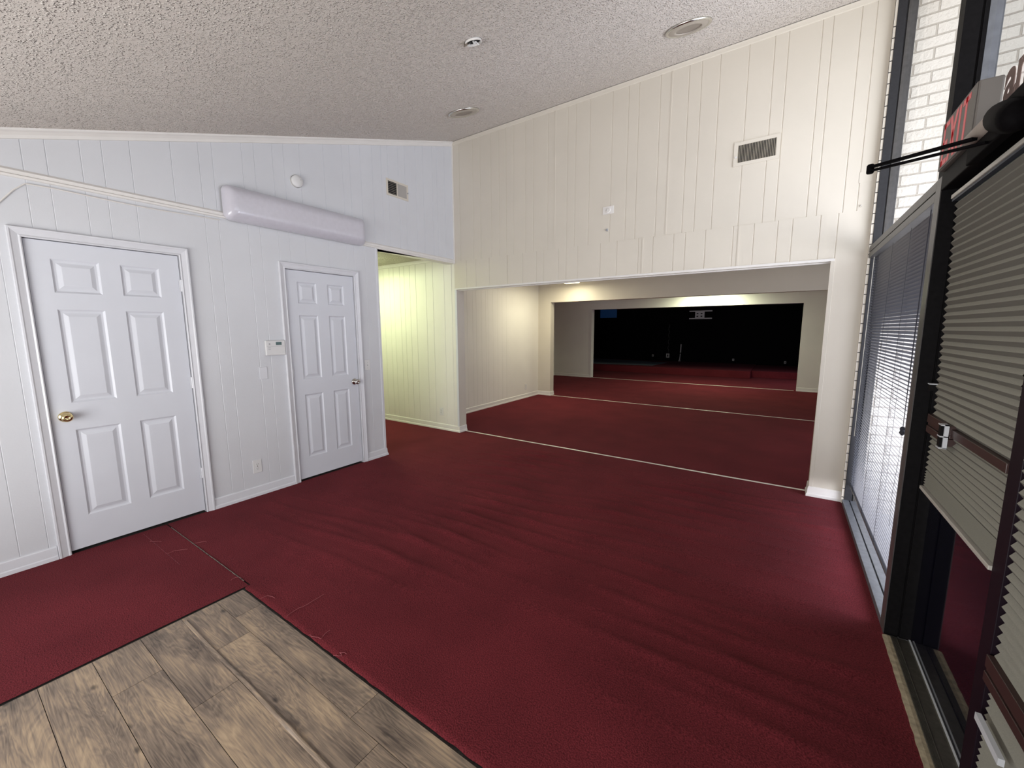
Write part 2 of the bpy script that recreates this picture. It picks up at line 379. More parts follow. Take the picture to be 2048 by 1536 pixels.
# baseboards
BP = [(0, .088), (.005, .088), (.009, .080), (.011, .050), (.012, .028), (.018, .022), (.020, .004), (.020, 0)]
def baseboard(name, pts, m):
    """pts: list of xy points; board grows to the left-hand side normal of travel direction"""
    rows = []
    P = [Vector((p[0], p[1])) for p in pts]
    for o, h in BP:
        r = []
        for i, p in enumerate(P):
            ds = []
            if i > 0: ds.append((P[i]-P[i-1]).normalized())
            if i < len(P)-1: ds.append((P[i+1]-P[i]).normalized())
            ns = [Vector((-d.y, d.x)) for d in ds]
            n = ns[0] if len(ns) == 1 else (ns[0]+ns[1])/(1+ns[0].dot(ns[1]))
            q = p + n*o; r.append((q.x, q.y, h))
        rows.append(r)
    return struct(MB().grid(rows).build(name, m))
baseboard('baseboard_left', [(0, -3.918), (0, YR)], M['trim_cool'])
baseboard('baseboard_left_middle', [(0, -2.372), (0, -3.040)], M['trim_cool'])
baseboard('baseboard_left_end', [(-.12, HW+.014), (.0, HW+.014), (0, -1.543)], M['trim_cool'])
baseboard('baseboard_far_left', [(.03, .15), (.03, 0), (-4, 0)], M['trim'])
baseboard('baseboard_far_right', [(4.338, 0), (4.112, 0), (4.112, .15)], M['trim'])

# ------------------------------------------------------------------ far wall
RX = 4.112; WX = 4.336; HZ = 2.016; TH = .15
GU = [.12, .348, .47, .64, .766, .87, .98, 1.15, 1.26, 1.453, 1.699, 1.796, 1.961, 2.206, 2.372, 2.476, 2.681, 2.935, 3.042, 3.193, 3.414, 3.599, 3.695, 3.915, 3.982, 4.152, 4.239]
GLo = [.22, .38, .60, .884, 1.115, 1.306, 1.403, 1.602, 1.699, 1.843, 2.108, 2.293, 2.521, 2.667, 2.865, 2.972, 3.15, 3.381, 3.544, 3.721, 3.826, 4.016]
w = MB()
panel_skin(w, PY, 0, WX, 2.392, 3.96, GU)
panel_skin(w, lambda u, d, z: (u, d-.004, z), 0, 4.06, HZ+.02, 2.392, GLo)
panel_skin(w, PY, 4.06, WX, HZ+.02, 2.392, [4.13])
w.quad((0, -.004, 2.392), (4.06, -.004, 2.392), (4.06, 0, 2.392), (0, 0, 2.392))
w.quad((4.06, -.004, HZ), (4.06, -.004, 2.392), (4.06, 0, 2.392), (4.06, 0, HZ))
for sx in (1.545, 2.786):
    w.box(sx-.006, sx+.006, -.003, .002, 2.392, 3.95)
for sx in (.905, 2.567, 3.43):
    w.box(sx-.007, sx+.007, -.008, 0, HZ+.02, 2.39)
w.box(-.12, 5.3, .004, TH, HZ, 4.1)
w.box(RX+.011, 5.3, .004, TH, 0, HZ)
w.quad((RX, 0, 0), (WX, 0, 0), (WX, 0, HZ+.02), (RX+.010, 0, HZ+.02))
w.quad((RX, 0, 0), (RX, TH, 0), (RX+.010, TH, HZ+.02), (RX+.010, 0, HZ+.02))
w.box(-.04, .03, .003, TH, 0, HZ)
struct(w.build('wall_far', M['wall_warm']), 'cream grooved panel wall above the wide opening')
# bottom edge trim of the header and jamb trims
struct(MB().box(0.0, RX+.02, -.010, 0, HZ, HZ+.022).box(0.0, RX, .03, .05, HZ-.012, HZ).build('trim_8', M['trim'], bevel=.002))
struct(MB().box(RX-.004, RX+.026, -.006, .0, .085, HZ+.02).build('trim_9', M['wall_warm'], bevel=.002))
struct(MB().box(-.0, .034, -.008, .0, .0, HZ).build('trim_10', M['trim_cool'], bevel=.002))
# wall crown in far wall top
struct(MB().grid([[(0, 0, 3.88), (0, -.008, 3.884), (0, -.012, 3.905), (0, -.016, 3.918)], [(WX, 0, 3.88), (WX, -.008, 3.884), (WX, -.012, 3.905), (WX, -.016, 3.918)]]).build('trim_11', M['wall_warm']))

# hallway (green-lit)
w = MB()
panel_skin(w, PY, -4.0, 0.031, 0, 2.0, [-3.6, -3.3, -3.1, -2.8, -2.6, -2.3, -2.1, -1.93, -1.75, -1.62, -1.50, -1.36, -1.26, -1.12, -1.02, -.90, -.77, -.56, -.42, -.20, -.06])
panel_skin(w, PY, -4.0, -.001, 2.0, 2.5, [-3.6, -3.3, -3.1, -2.8, -2.6, -2.3, -2.1, -1.93, -1.75, -1.62, -1.50, -1.36, -1.26, -1.12, -1.02, -.90, -.77, -.56, -.42, -.20, -.06])
w.box(-4.0, 0.0, .004, .15, 0, 2.5)
struct(w.build('wall_hall', M['wall']), 'green lit hallway wall of grooved panelling')
struct(MB().box(-4.1, -4.0, -1.5, .15, 0, 2.6).box(-4.1, -.12, -1.42, -1.30, 0, 2.6).build('wall_hall_back', M['wall']))
struct(MB().box(-4.0, -.11, -1.35, .0, 2.47, 2.52).build('ceiling_hall', M['popcorn_hall']))
struct(MB().grid([[(x, 0, 2.425), (x, -.010, 2.43), (x, -.014, 2.45), (x, -.03, 2.47)] for x in (-4.0, -.12)]).build('trim_12', M['trim']))

# ------------------------------------------------------------------ rooms beyond
w = MB()
panel_skin(w, lambda u, d, z: (-.76-d, u, z), .15, 3.6, 0, 2.46, [.3, .45, .6, .72, .9, 1.02, 1.15, 1.3, 1.4, 1.55, 1.68, 1.75, 1.9, 2.05, 2.2, 2.35], .002, .0015)
w.box(-.9, -.765, .151, 3.7, 0, 2.5)
struct(w.build('wall_second_room_left', M['wall']), 'pale wall inside the second room')
w = MB()
Y2 = 3.6
w.box(-.9, -.45, Y2, Y2+.16, 0, 2.46).box(-.45, 5.2, Y2, Y2+.16, 2.052, 2.46)
struct(w.build('wall_second_room_far', M['wall_warm']))
w = MB()
Y3 = 7.27
w.box(-2.5, -1.03, Y3, Y3+.16, 0, 2.46).box(-1.03, 4.145, Y3, Y3+.16, 2.052, 2.46).box(4.145, 5.2, Y3, Y3+.16, 0, 2.46)
struct(w.build('wall_third_room_far', M['wall']))
struct(MB().box(-2.45, -2.3, Y2+.16, Y3, 0, 2.46).box(-2.45, -.9, Y2+.08, Y2+.16, 0, 2.46).build('wall_third_room_left', M['wall']))
struct(MB().box(5.2, 5.3, .15, 12.4, 0, 2.5).build('wall_rooms_right', M['wall']))
struct(MB().box(-2.5, 5.3, .15, Y3+.16, 2.46, 2.52).build('ceiling_rooms', M['wall']))
baseboard('baseboard_second_room', [(-.45, Y2+.16), (-.45, Y2), (-.76, Y2), (-.76, .15)][::1], M['trim'])
baseboard('baseboard_third_room', [(-1.05, Y3), (-2.3, Y3), (-2.3, Y2+.2)], M['trim'])
baseboard('baseboard_third_room_right', [(5.2, Y3), (4.145, Y3)], M['trim'])
struct(MB().box(-1.06, -1.026, Y3-.012, Y3+.17, 0, 2.06).build('trim_13', M['trim'], bevel=.002))
# black stage room
w = MB()
w.box(-3.2, 5.3, 12.3, 12.4, 0, 3.0).box(-3.3, -3.2, Y3+.16, 12.4, 0, 3.0).box(-3.3, -2.5, Y3+.1, Y3+.16, 0, 3.0).box(5.16, 5.199, Y3+.16, 12.3, 0, 2.5)
w.box(-3.2, -1.06, Y3+.161, Y3+.17, 0, 2.5).box(4.16, 5.16, Y3+.161, Y3+.17, 0, 2.5).box(-1.06, 4.16, Y3+.161, Y3+.17, 2.06, 2.5)
struct(w.build('wall_stage_room', M['black']), 'black painted wall behind the stage')
struct(MB().box(-3.3, 5.3, Y3+.16, 12.4, 2.5, 2.56).build('ceiling_stage_room', M['black']))

# ------------------------------------------------------------------ ceiling
struct(MB().hexa([(-.12, YR-.1, ceil_z(YR-.1)), (4.9, YR-.1, ceil_z(YR-.1)), (4.9, .15, ceil_z(.15)), (-.12, .15, ceil_z(.15)),
                  (-.12, YR-.1, ceil_z(YR-.1)+.1), (4.9, YR-.1, ceil_z(YR-.1)+.1), (4.9, .15, ceil_z(.15)+.1), (-.12, .15, ceil_z(.15)+.1)]).build('ceiling', M['popcorn']), 'sloping popcorn ceiling')

# ------------------------------------------------------------------ floor: carpet, vinyl
VX, VY = 1.352, -3.392
def sstep(a, b, x):
    t = max(0., min(1., (x-a)/(b-a))); return t*t*(3-2*t)
def wrinkle(x, y):
    p = noise.noise(Vector((x*.55, y*1.1, 3.1)))
    q = noise.noise(Vector((x*1.3+7, y*1.6, 1.7)))
    ph = y*34 - x*3.5 + 4.5*p + 1.6*q
    s = math.sin(ph); s = max(0, s)**2.2
    ph2 = y*21 + x*2.2 + 5*q
    s2 = max(0, math.sin(ph2))**4
    amp = .0095*(.25 + max(0, noise.noise(Vector((x*.9, y*.8, 9.)))*1.6 + .45))
    m = sstep(.05, .5, x)*sstep(4.34, 4.15, x)*sstep(-.02, -.25, y)*(1 - .92*sstep(-2.5, -3.2, y))
    return (s*amp + s2*amp*.7)*m + .002*noise.noise(Vector((x*2.5, y*2.5, 0)))*m
def lin(a, b, n): return [a + (b-a)*i/n for i in range(n+1)]
fl = MB()
def cgrid(x0, x1, y0, y1, nx, ny, zf=lambda x, y: 0.):
    fl.grid([[(x, y, zf(x, y)) for x in lin(x0, x1, nx)] for y in lin(y0, y1, ny)])
cgrid(.0, VX-.004, YR, -3.36, 40, 60, wrinkle)
cgrid(.0, 4.344, -3.353, 0, 150, 170, wrinkle)
# edge lip towards the vinyl, slightly ragged
e1 = [(x, VY + .010 + .004*noise.noise(Vector((x*17, 0, 0)))) for x in lin(VX, 4.336, 160)]
fl.grid([[(x, y, -.006) for x, y in e1], [(x, y+.003, .001) for x, y in e1], [(x, -3.353, wrinkle(x, -3.353)) for x, y in e1]])
fl.quad((0, -3.36, -.006), (VX, -3.36, -.006), (VX, -3.36, 0), (0, -3.36, 0))
cgrid(.0, 4.3, 0, TH, 4, 1); cgrid(-.9, 5.2, TH, Y2+.16, 40, 30); cgrid(-2.4, 5.2, Y2+.16, Y3+.16, 10, 6); cgrid(-3.3, 5.2, Y3+.16, 12.3, 6, 6)
cgrid(-4.0, 0, HW, 0, 20, 10)
struct(fl.build('floor', M['carpet'], smooth=True), 'burgundy carpet running through every room')
struct(MB().box(-4, 4.50, YR-.1, 0, -.05, -.0115).box(-3.3, 5.3, 0, 12.4, -.05, -.0065).build('floor_base', M['subfloor']))

# vinyl planks (one sheet, printed planks as pattern)
me = bpy.data.meshes.new('floor_vinyl'); bm = bmesh.new(); cl = bm.loops.layers.float_color.new('plank')
ysr = [VY, -3.527, -3.685, -3.846, -4.010, -4.172, -4.335, -4.50, -4.66, -4.82, -4.98, -5.14, YR]
j0 = [1.583, 1.752, 2.015, 1.677, 2.33, 1.9, 2.2, 1.6, 2.1, 1.8, 2.4, 1.7]
for r in range(len(ysr)-1):
    a, b = ysr[r+1], ysr[r]
    xs = [VX+.010]
    x = j0[r]-.98*2
    while x < 4.3:
        if x > VX+.03: xs.append(x)
        x += .98
    xs.append(4.33)
    for i in range(len(xs)-1):
        rc = (random.random(), random.random(), random.random(), 1); gp = .0011
        z = -.0015
        def face(pts):
            f = bm.faces.new([bm.verts.new(p) for p in pts])
            for lp in f.loops: lp[cl] = rc
        xa, xb, ya, yb = xs[i]+gp, xs[i+1]-gp, a+gp, b-gp
        if r == 0: yb = b - .004
        face([(xa, ya, z), (xb, ya, z), (xb, yb, z), (xa, yb, z)])
        for p, q in (((xa, ya), (xb, ya)), ((xb, ya), (xb, yb)), ((xb, yb), (xa, yb)), ((xa, yb), (xa, ya))):
            face([(p[0], p[1], z), (q[0], q[1], z), (q[0], q[1], z-.003), (p[0], p[1], z-.003)])
bm.normal_update(); bm.to_mesh(me); bm.free(); me.materials.append(M['vinyl'])
vo = bpy.data.objects.new('floor_vinyl', me); COL.objects.link(vo); struct(vo, 'wood look vinyl planks at the entrance')
# curled lip of the sheet seam
lip = MB(); rows = []
for x in lin(1.40, 3.6, 60):
    h = .0035 + .003*max(0, noise.noise(Vector((x*3, 2, 0)))) + .006*math.exp(-((x-2.42)/.05)**2)
    y = -3.676 + .004*noise.noise(Vector((x*2.2, 5, 0)))
    rows.append([(x, y-.010, -.001), (x, y-.004, h*.6), (x, y+.001, h), (x, y+.005, h*.8), (x, y+.0055, -.003)])
lip.grid(rows); struct(lip.build('trim_14', M['vinyl'], smooth=True))

# carpet seams frayed, loose threads
sm = MB()
pts = [(x, -3.357 + .0025*noise.noise(Vector((x*30, 1, 0))), .0015) for x in lin(.10, 1.28, 90)]
sm.tube(pts, [.0022 + .002*noise.noise(Vector((i*.7, 0, 0))) for i in range(91)], 6)
tag(sm.build('carpet_seam_thread', M['thread_grey']), 'grey frayed seam between the door and the vinyl corner', 'thread')
threads = [
 ([(1.81, -3.378), (1.791, -3.337), (1.802, -3.259), (1.794, -3.164)], 'long red thread lying on carpet past the second plank joint'),
 ([(.542, -3.504), (.529, -3.468), (.575, -3.408)], 'red thread loop between the two carpet seams'),
 ([(.231, -3.519), (.281, -3.485), (.30, -3.47)], 'short pale thread nearest the wider door'),
 ([(.517, -3.361), (.559, -3.302), (.575, -3.298)], 'curved thread on the far side of the grey seam'),
 ([(1.214, -3.401), (1.205, -3.375), (1.235, -3.352)], 'thread curl at the vinyl corner end of the seam'),
 ([(2.02, -3.383), (2.05, -3.375), (2.093, -3.365), (2.077, -3.305)], 'hooked red thread midway along the vinyl edge'),
 ([(1.537, -3.385), (1.545, -3.345), (1.60, -3.335)], 'wispy thread just past the vinyl corner'),
 ([(2.24, -3.39), (2.27, -3.372), (2.245, -3.36), (2.28, -3.35)], 'small red thread loop farther along the vinyl edge'),
]
for p, lb in threads:
    q = []
    for i in range(len(p)-1):
        for t in (0, .33, .66):
            q.append((p[i][0]+(p[i+1][0]-p[i][0])*t + random.uniform(-.004, .004), p[i][1]+(p[i+1][1]-p[i][1])*t + random.uniform(-.004, .004), .004+wrinkle(p[i][0], p[i][1])))
    q.append((p[-1][0], p[-1][1], .003))
    tag(MB().tube(q, .0011, 5).build('loose_thread', M['thread']), lb, 'thread', 'loose carpet threads')
# second faint seam
tag(MB().tube([(x, -3.505 + .002*noise.noise(Vector((x*22, 4, 0))), .0005) for x in lin(.05, .75, 50)], .0012, 5).build('carpet_seam_thread', M['thread_dark']),
    'faint reddish seam closer to the camera than the grey one', 'thread')

# threshold strips
def tstrip(x0, x1, y, wd, label):
    rows = []
    for x in lin(x0, x1, 60):
        dy = .006*noise.noise(Vector((x*1.3, y, 0)))
        rows.append([(x, y+dy-wd, .001), (x, y+dy-wd*.5, .006), (x, y+dy, .0075), (x, y+dy+wd*.5, .006), (x, y+dy+wd, .001)])
    tag(MB().grid(rows).build('threshold_strip', M['strip'], smooth=True), label, 'threshold strip', 'pale strips across the carpet at the openings')
tstrip(.05, 4.09, .115, .013, 'pale strip across the nearest wide opening')
tstrip(-.43, 5.0, 3.62, .013, 'pale strip across the second opening')
tstrip(-1.0, 4.1, 7.30, .012, 'pale strip in front of the black stage room')

# ------------------------------------------------------------------ wall light fixture
fx = thing('wall_light', (0, -2.12, 2.5), 'long white wraparound light fixture mounted over the doors', 'light')
MB().box(0, .035, -2.74, -1.52, 2.41, 2.60).build('backplate', M['trim'], fx)
rows = []
ya, yb, za, zb, dp = -2.775, -1.462, 2.362, 2.635, .105
def rr(y0, y1, z0, z1, r, x, n=8):
    out = []
    for cy, cz, a0 in ((y1-r, z1-r, 0), (y0+r, z1-r, 90), (y0+r, z0+r, 180), (y1-r, z0+r, 270)):
        for k in range(n+1):
            a = math.radians(a0 + 90*k/n); out.append((x, cy+math.cos(a)*r, cz+math.sin(a)*r))
    out.append(out[0]); return out
for i in range(11):
    t = i/10; a = t*math.pi/2
    x = .022 + (dp-.022)*math.sin(a)
    ins = .085*(1-math.cos(a)); insy = .075*(1-math.cos(a))
    rows.append(rr(ya+insy, yb-insy, za+ins, zb-ins, max(.05-.02*t, .012), x))
lm = MB().grid([rr(ya, yb, za, zb, .05, .012)] + rows)
i = len(lm.v); lm.v += rows[-1][:-1]; lm.f.append(tuple(range(i, i+len(rows[-1])-1)))
lm.build('lens_cover', M['lens'], fx, smooth=True)

# smoke detector
sd = thing('smoke_detector', (0, -2.146, 2.83), 'round white smoke detector on the wall above the long light', 'smoke detector')
MB().lathe((0, -2.146, 2.83), (1, 0, 0), [(.0, 0), (.055, 0), (.055, .010)], 36).build('base', M['trim'], sd)
MB().lathe((0, -2.146, 2.83), (1, 0, 0), [(.052, .008), (.053, .026), (.048, .033), (.02, .036), (0, .036)], 36).build('cover', M['plastic'], sd, smooth=True)
MB().lathe((.035, -2.12, 2.845), (1, 0, 0), [(0, 0), (.004, 0), (.004, .003), (0, .003)], 10).build('test_button', M['plastic_grey'], sd)

# wires along the moulding
wr = [(.006, -5.2, 2.02), (.006, -4.6, 2.06), (.006, -4.15, 2.10), (.006, -3.94, 2.19), (.006, -3.86, 2.30), (.006, -3.81, 2.348)]
wr += [(.006, y, 2.352 - .012*math.sin((y+3.8)*3.1)**2) for y in lin(-3.7, -2.8, 12)]
tag(MB().tube(wr, .0042, 6).build('wall_cable', M['trim']), 'thin white painted cable running under the wall moulding', 'cable')

# ------------------------------------------------------------------ vents
def vent_left():
    t = thing('air_vent', (0, -.95, 3.08), 'small wall vent with half its louvres closed, near the corner', 'vent')
    y0, y1, z0, z1 = -1.112, -.795, 2.985, 3.165
    MB().box(0, .006, y0, y1, z0, z0+.022).box(0, .006, y0, y1, z1-.022, z1).box(0, .006, y0, y0+.022, z0+.022, z1-.022).box(0, .006, y1-.022, y1, z0+.022, z1-.022).box(0, .006, -.965, -.953, z0+.022, z1-.022).build('frame', M['wall_warm'], t)
    MB().box(.0002, .0012, y0+.02, y1-.02, z0+.02, z1-.02).build('backing', M['void'], t)
    lv = MB()
    for k in range(7):
        z = z0+.03+k*.019
        lv.quad((.001, y0+.02, z+.006), (.001, -.965, z+.006), (.006, -.965, z), (.006, y0+.02, z))
    lv.build('louvre_blade', M['dull_ring'], t)
    MB().box(.001, .004, -.953, y1-.022, z0+.02, z1-.02).build('damper_plate', mat('grey_damper', (.36, .34, .32), .5), t)
    MB().box(.004, .022, y1-.016, y1-.010, z0+.08, z0+.092).build('lever', M['plastic_grey'], t)
vent_left()
def vent_far():
    t = thing('air_register', (3.515, 0, 3.0), 'white register with upright vanes high on the cream wall', 'vent')
    x0, x1, z0, z1 = 3.345, 3.693, 2.905, 3.105
    MB().box(x0, x1, -.007, 0, z0, z0+.028).box(x0, x1, -.007, 0, z1-.028, z1).box(x0, x0+.032, -.007, 0, z0+.028, z1-.028).box(x1-.028, x1, -.007, 0, z0+.028, z1-.028).build('frame', M['wall_warm'], t)
    MB().box(x0+.03, x1-.026, -.0015, -.0005, z0+.026, z1-.026).build('backing', M['void'], t)
    vn = MB(); n = 25
    for k in range(n):
        x = x0+.036+(x1-x0-.068)*k/(n-1)
        vn.quad((x-.003, -.0015, z0+.027), (x+.0025, -.008, z0+.027), (x+.0025, -.008, z1-.027), (x-.003, -.0015, z1-.027))
    vn.build('vane', mat('cream_vane', (.62, .58, .50), .5), t)
    MB().box(x0+.012, x0+.028, -.022, -.006, z0+.07, z0+.078).build('lever', M['plastic'], t)
vent_far()

# ------------------------------------------------------------------ plates, outlets, thermostat
def plate(name, axis, u, z, w_, h, label, cat, kind, group=None, face=0., sgn=1, m=None):
    """axis 'x': on a wall whose face looks +x at x=face (u=y); axis 'y': wall looks -y at y=face (u=x)"""
    m = m or M['plastic']
    def P(uu, zz, d): return (face+d, uu, zz) if axis == 'x' else (uu, face-d, zz)
    t = thing(name, P(u, z, 0), label, cat, group)
    def bx(u0, u1, z0, z1, d0, d1):
        a, b = P(u0, z0, d0), P(u1, z1, d1)
        return (min(a[0], b[0]), max(a[0], b[0]), min(a[1], b[1]), max(a[1], b[1]), z0, z1)
    MB().box(*bx(u-w_/2, u+w_/2, z-h/2, z+h/2, 0, .005)).build('cover_plate', m, t, bevel=.002)
    if kind == 'outlet':
        for dz in (-.019, .019):
            r = MB().lathe(P(u, z+dz, .0), P(1, 0, 0) if 0 else ((1, 0, 0) if axis == 'x' else (0, -1, 0)), [(.0, 0), (.0165, 0), (.0165, .0065), (0, .0065)], 20).build('receptacle', m, t)
            s = MB()
            for du in (-.006, .006): s.box(*bx(u+du-.0013, u+du+.0013, z+dz-.002, z+dz+.006, .006, .0072))
            s.box(*bx(u-.002, u+.002, z+dz-.010, z+dz-.006, .006, .0072)); s.build('slot', M['void'], r)
        MB().box(*bx(u-.003, u+.003, z-.003, z+.003, .004, .0065)).build('screw', M['nickel'], t)
    if kind == 'switch':
        MB().box(*bx(u-.005, u+.005, z-.011, z+.011, .004, .0055)).build('slot', M['plastic_grey'], t)
        MB().box(*bx(u-.004, u+.004, z-.002, z+.010, .004, .014)).build('toggle', m, t)
        for dz in (-.03, .03): MB().box(*bx(u-.0025, u+.0025, z+dz-.0025, z+dz+.0025, .004, .0062)).build('screw', M['nickel'], t)
    if kind == 'round':
        MB().lathe(P(u, z, 0), (0, -1, 0), [(0, .004), (.027, .004), (.027, .010), (.020, .014), (.019, .009), (.011, .009), (.011, .018), (0, .018)], 28).build('knob', m, t, smooth=False)
    return t
plate('power_outlet', 'x', -2.688, .268, .072, .118, 'white duplex outlet low on the wall between the doors', 'outlet', 'outlet')
plate('light_switch', 'x', -1.483, 1.087, .07, .115, 'white light switch beside the narrower door', 'switch', 'switch')
plate('blank_cover_plate', 'x', -2.570, 1.096, .066, .108, 'blank white plate below the thermostat', 'cover plate', 'blank', m=M['trim_cool'])
plate('power_outlet', 'y', -.32, .272, .07, .115, 'white outlet at the foot of the green lit wall', 'outlet', 'outlet')
plate('power_outlet', 'x', 3.07, .24, .07, .115, 'outlet on the left wall of the second room', 'outlet', 'outlet', face=-.76)
plate('dimmer_plate', 'y', 2.188, 2.722, .122, .078, 'small cream plate with a round knob, high on the wall', 'cover plate', 'round', m=M['trim'])
plate('light_switch', 'y', 4.62, 1.15, .07, .115, 'switch seen past the pier in the third room', 'switch', 'switch', face=Y3)
tag(MB().box(2.166, 2.174, -.008, 0, 2.512, 2.532).box(2.178, 2.190, -.012, 0, 2.508, 2.534).build('wall_clip', M['plastic_grey']), 'tiny metal clip below the round knob plate', 'clip')
# patch and nail marks by the window corner
pm = MB().box(4.236, 4.318, -.0015, 0, 2.60, 2.68).build('wall_patch', M['wall_warm'], bevel=.001)
tag(pm, 'small square filled patch beside the window corner', 'patch')
tag(MB().lathe((4.262, 0, 2.425), (0, -1, 0), [(0, 0), (.009, 0), (.006, .008), (0, .010)], 12).build('wall_nail', M['nickel']), 'nail head below the square patch', 'nail')

th = thing('thermostat', (0, -2.455, 1.315), 'white digital thermostat against the narrower door casing', 'thermostat')
MB().box(0, .027, -2.541, -2.372, 1.25, 1.382).build('body', M['plastic'], th, bevel=.005)
MB().box(.026, .0285, -2.455, -2.405, 1.342, 1.368).build('display', M['lcd'], th)
MB().lathe((.027, -2.51, 1.352), (1, 0, 0), [(0, 0), (.007, 0), (.007, .002), (0, .002)], 16).build('button', M['plastic_grey'], th)
for a in (-2.518, -2.507):
    for b in (1.318, 1.303): MB().box(.026, .029, a-.003, a+.003, b-.0025, b+.0025).build('button', M['plastic_grey'], th)
MB().box(.0268, .0278, -2.535, -2.378, 1.330, 1.3315).build('seam_line', M['plastic_grey'], th)

# ------------------------------------------------------------------ ceiling items
NC = Vector((0, CS, -1)).normalized()     # ceiling normal pointing into the room
def recessed(x, y, label):
    o = Vector((x, y, ceil_z(y)))
    t = thing('recessed_light', o, label, 'light')
    MB().lathe(o, NC, [(.152, 0), (.156, .006), (.150, .016), (.140, .017), (.134, .013)], 48).build('trim_ring', M['chrome'], t, smooth=True)
    MB().lathe(o, NC, [(.135, .012), (.128, .015), (.098, .018), (.088, .020), (.084, .014)], 48).build('inner_ring', M['dull_ring'], t, smooth=True)
    MB().lathe(o, NC, [(.085, .013), (.06, .009), (0, .008)], 40).build('lens', mat('dusty_lens', (.25, .215, .18), .4), t, smooth=True)
recessed(3.111, -.945, 'round chrome recessed light nearer the windows')
recessed(1.068, -1.015, 'round chrome recessed light farther from the windows')
o = Vector((2.165, -2.215, ceil_z(-2.215)))
t = thing('junction_box', o, 'open ceiling junction box with a loose bracket and wires', 'junction box')
MB().lathe(o, NC, [(0, .001), (.052, .001)], 24).build('hole', M['void'], t)
MB().lathe(o, NC, [(.050, .0), (.052, .012), (.047, .012), (.046, .0)], 24).build('rim', M['trim'], t)
def C(a, b, h): return o + Vector((1, 0, 0))*a + Vector((0, 1, CS)).normalized()*b + NC*h
MB().hexa([C(-.05, -.03, .004), C(-.012, -.045, .004), C(-.008, -.02, .004), C(-.045, 0, .004), C(-.052, -.034, .022), C(-.012, -.05, .024), C(-.008, -.02, .012), C(-.045, 0, .010)]).build('bracket', M['nickel'], t)
MB().tube([C(.0, .03, 0), C(.02, .02, .02), C(.035, 0, .03), C(.036, -.03, .02)], .003, 6).build('wire', M['plastic'], t)
MB().tube([C(.0, .0, 0), C(.008, -.005, .014), C(.014, -.006, .018)], .007, 8).build('wire_cap', M['plastic'], t)

# ------------------------------------------------------------------ window wall
XF, XB = 4.34, 4.452
PA, PB = -1.82, -1.747       # post between sidelite and doors
# jamb at corner
def member(mb, x0, x1, y0, y1, z0, z1): mb.box(x0, x1, y0, y1, z0, z1)
wf = MB()
wf.box(4.352, 4.402, -.040, .02, 0, 3.92).box(4.40, 4.412, -.030, .02, 0, 3.92)
w1 = struct(wf.build('window_1', M['frame_dark'], bevel=.002), 'dark framed sidelite and tall upper pane by the corner')
# brick edging between wall and jamb
struct(MB().box(4.336, 4.354, -.035, .02, 0, 3.9).build('wall_brick_edge', M['wall_warm']))
be = MB()
for k in range(48):
    z = .05 + k*.0765
    be.box(4.3365, 4.3545, -.036, -.0345, z, z+.006)
be.box(4.3355, 4.3375, -.036, -.0345, 2.3, 3.9)
struct(be.build('trim_15', M['sheath']))
MB().box(4.410, 4.462, -.040, .02, 0, 3.92).build('outer_jamb', M['frame_grey'], w1, bevel=.002)
tr = MB().box(XF, XB, PB, -.04, 2.058, 2.100).box(XF, XB, PB, -.04, 2.012, 2.052).box(XF+.008, XB, PB, -.04, 2.05, 2.06).build('transom_bar', M['frame_grey'], w1, bevel=.0015)
bt = MB().box(XF, 4.384, PB, -.04, -.012, .034).box(4.392, XB, PB, -.04, -.012, .034).box(4.38, 4.396, PB, -.04, -.005, .022).build('bottom_rail', M['sill_metal'], w1, bevel=.0015)
pz = ceil_z(PA)-.0
MB().box(XF, XF+.004, PA, PB, 0, 2.10).build('post_face', M['frame_grey'], w1)
MB().box(XF+.003, 4.392, PA, PB, 0, pz).box(4.399, XB, PA, PB, 0, pz).box(4.39, 4.40, PA+.008, PB, 0, pz).build('post', M['frame_black'], w1)
MB().box(4.412, 4.4525, PA-.001, PA, 2.12, pz).build('post_sky_reflection', M['sill_metal'], w1)  # lighter strip painted on the post as its reflection of the sky
pn = MB().quad((4.43, PB, .03), (4.43, -.04, .03), (4.43, -.04, 2.012), (4.43, PB, 2.012))
pn.build('pane', M['glass'], w1)
MB().quad((4.43, PB, 2.10), (4.43, -.04, 2.10), (4.43, -.04, ceil_z(-.04)), (4.43, PB, ceil_z(PB))).build('pane', M['glass'], w1)
# second window above the doors
Y_E = -3.62
w2 = struct(MB().box(XF, XB, Y_E, PA, 2.040, 2.112).build('window_2', M['frame_black'], bevel=.003), 'upper pane over the doors')
MB().quad((4.43, Y_E, 2.112), (4.43, PA, 2.112), (4.43, PA, ceil_z(PA)), (4.43, Y_E, ceil_z(Y_E))).build('pane', M['glass'], w2)
MB().box(XF, XB, Y_E-.07, Y_E, 0, ceil_z(Y_E)).build('post', M['frame_black'], w2)
# solid wall to the rear and above
struct(MB().box(XF, XF+.12, YR-.1, Y_E-.07, 0, 2.8).build('wall_right', M['wall_door']))
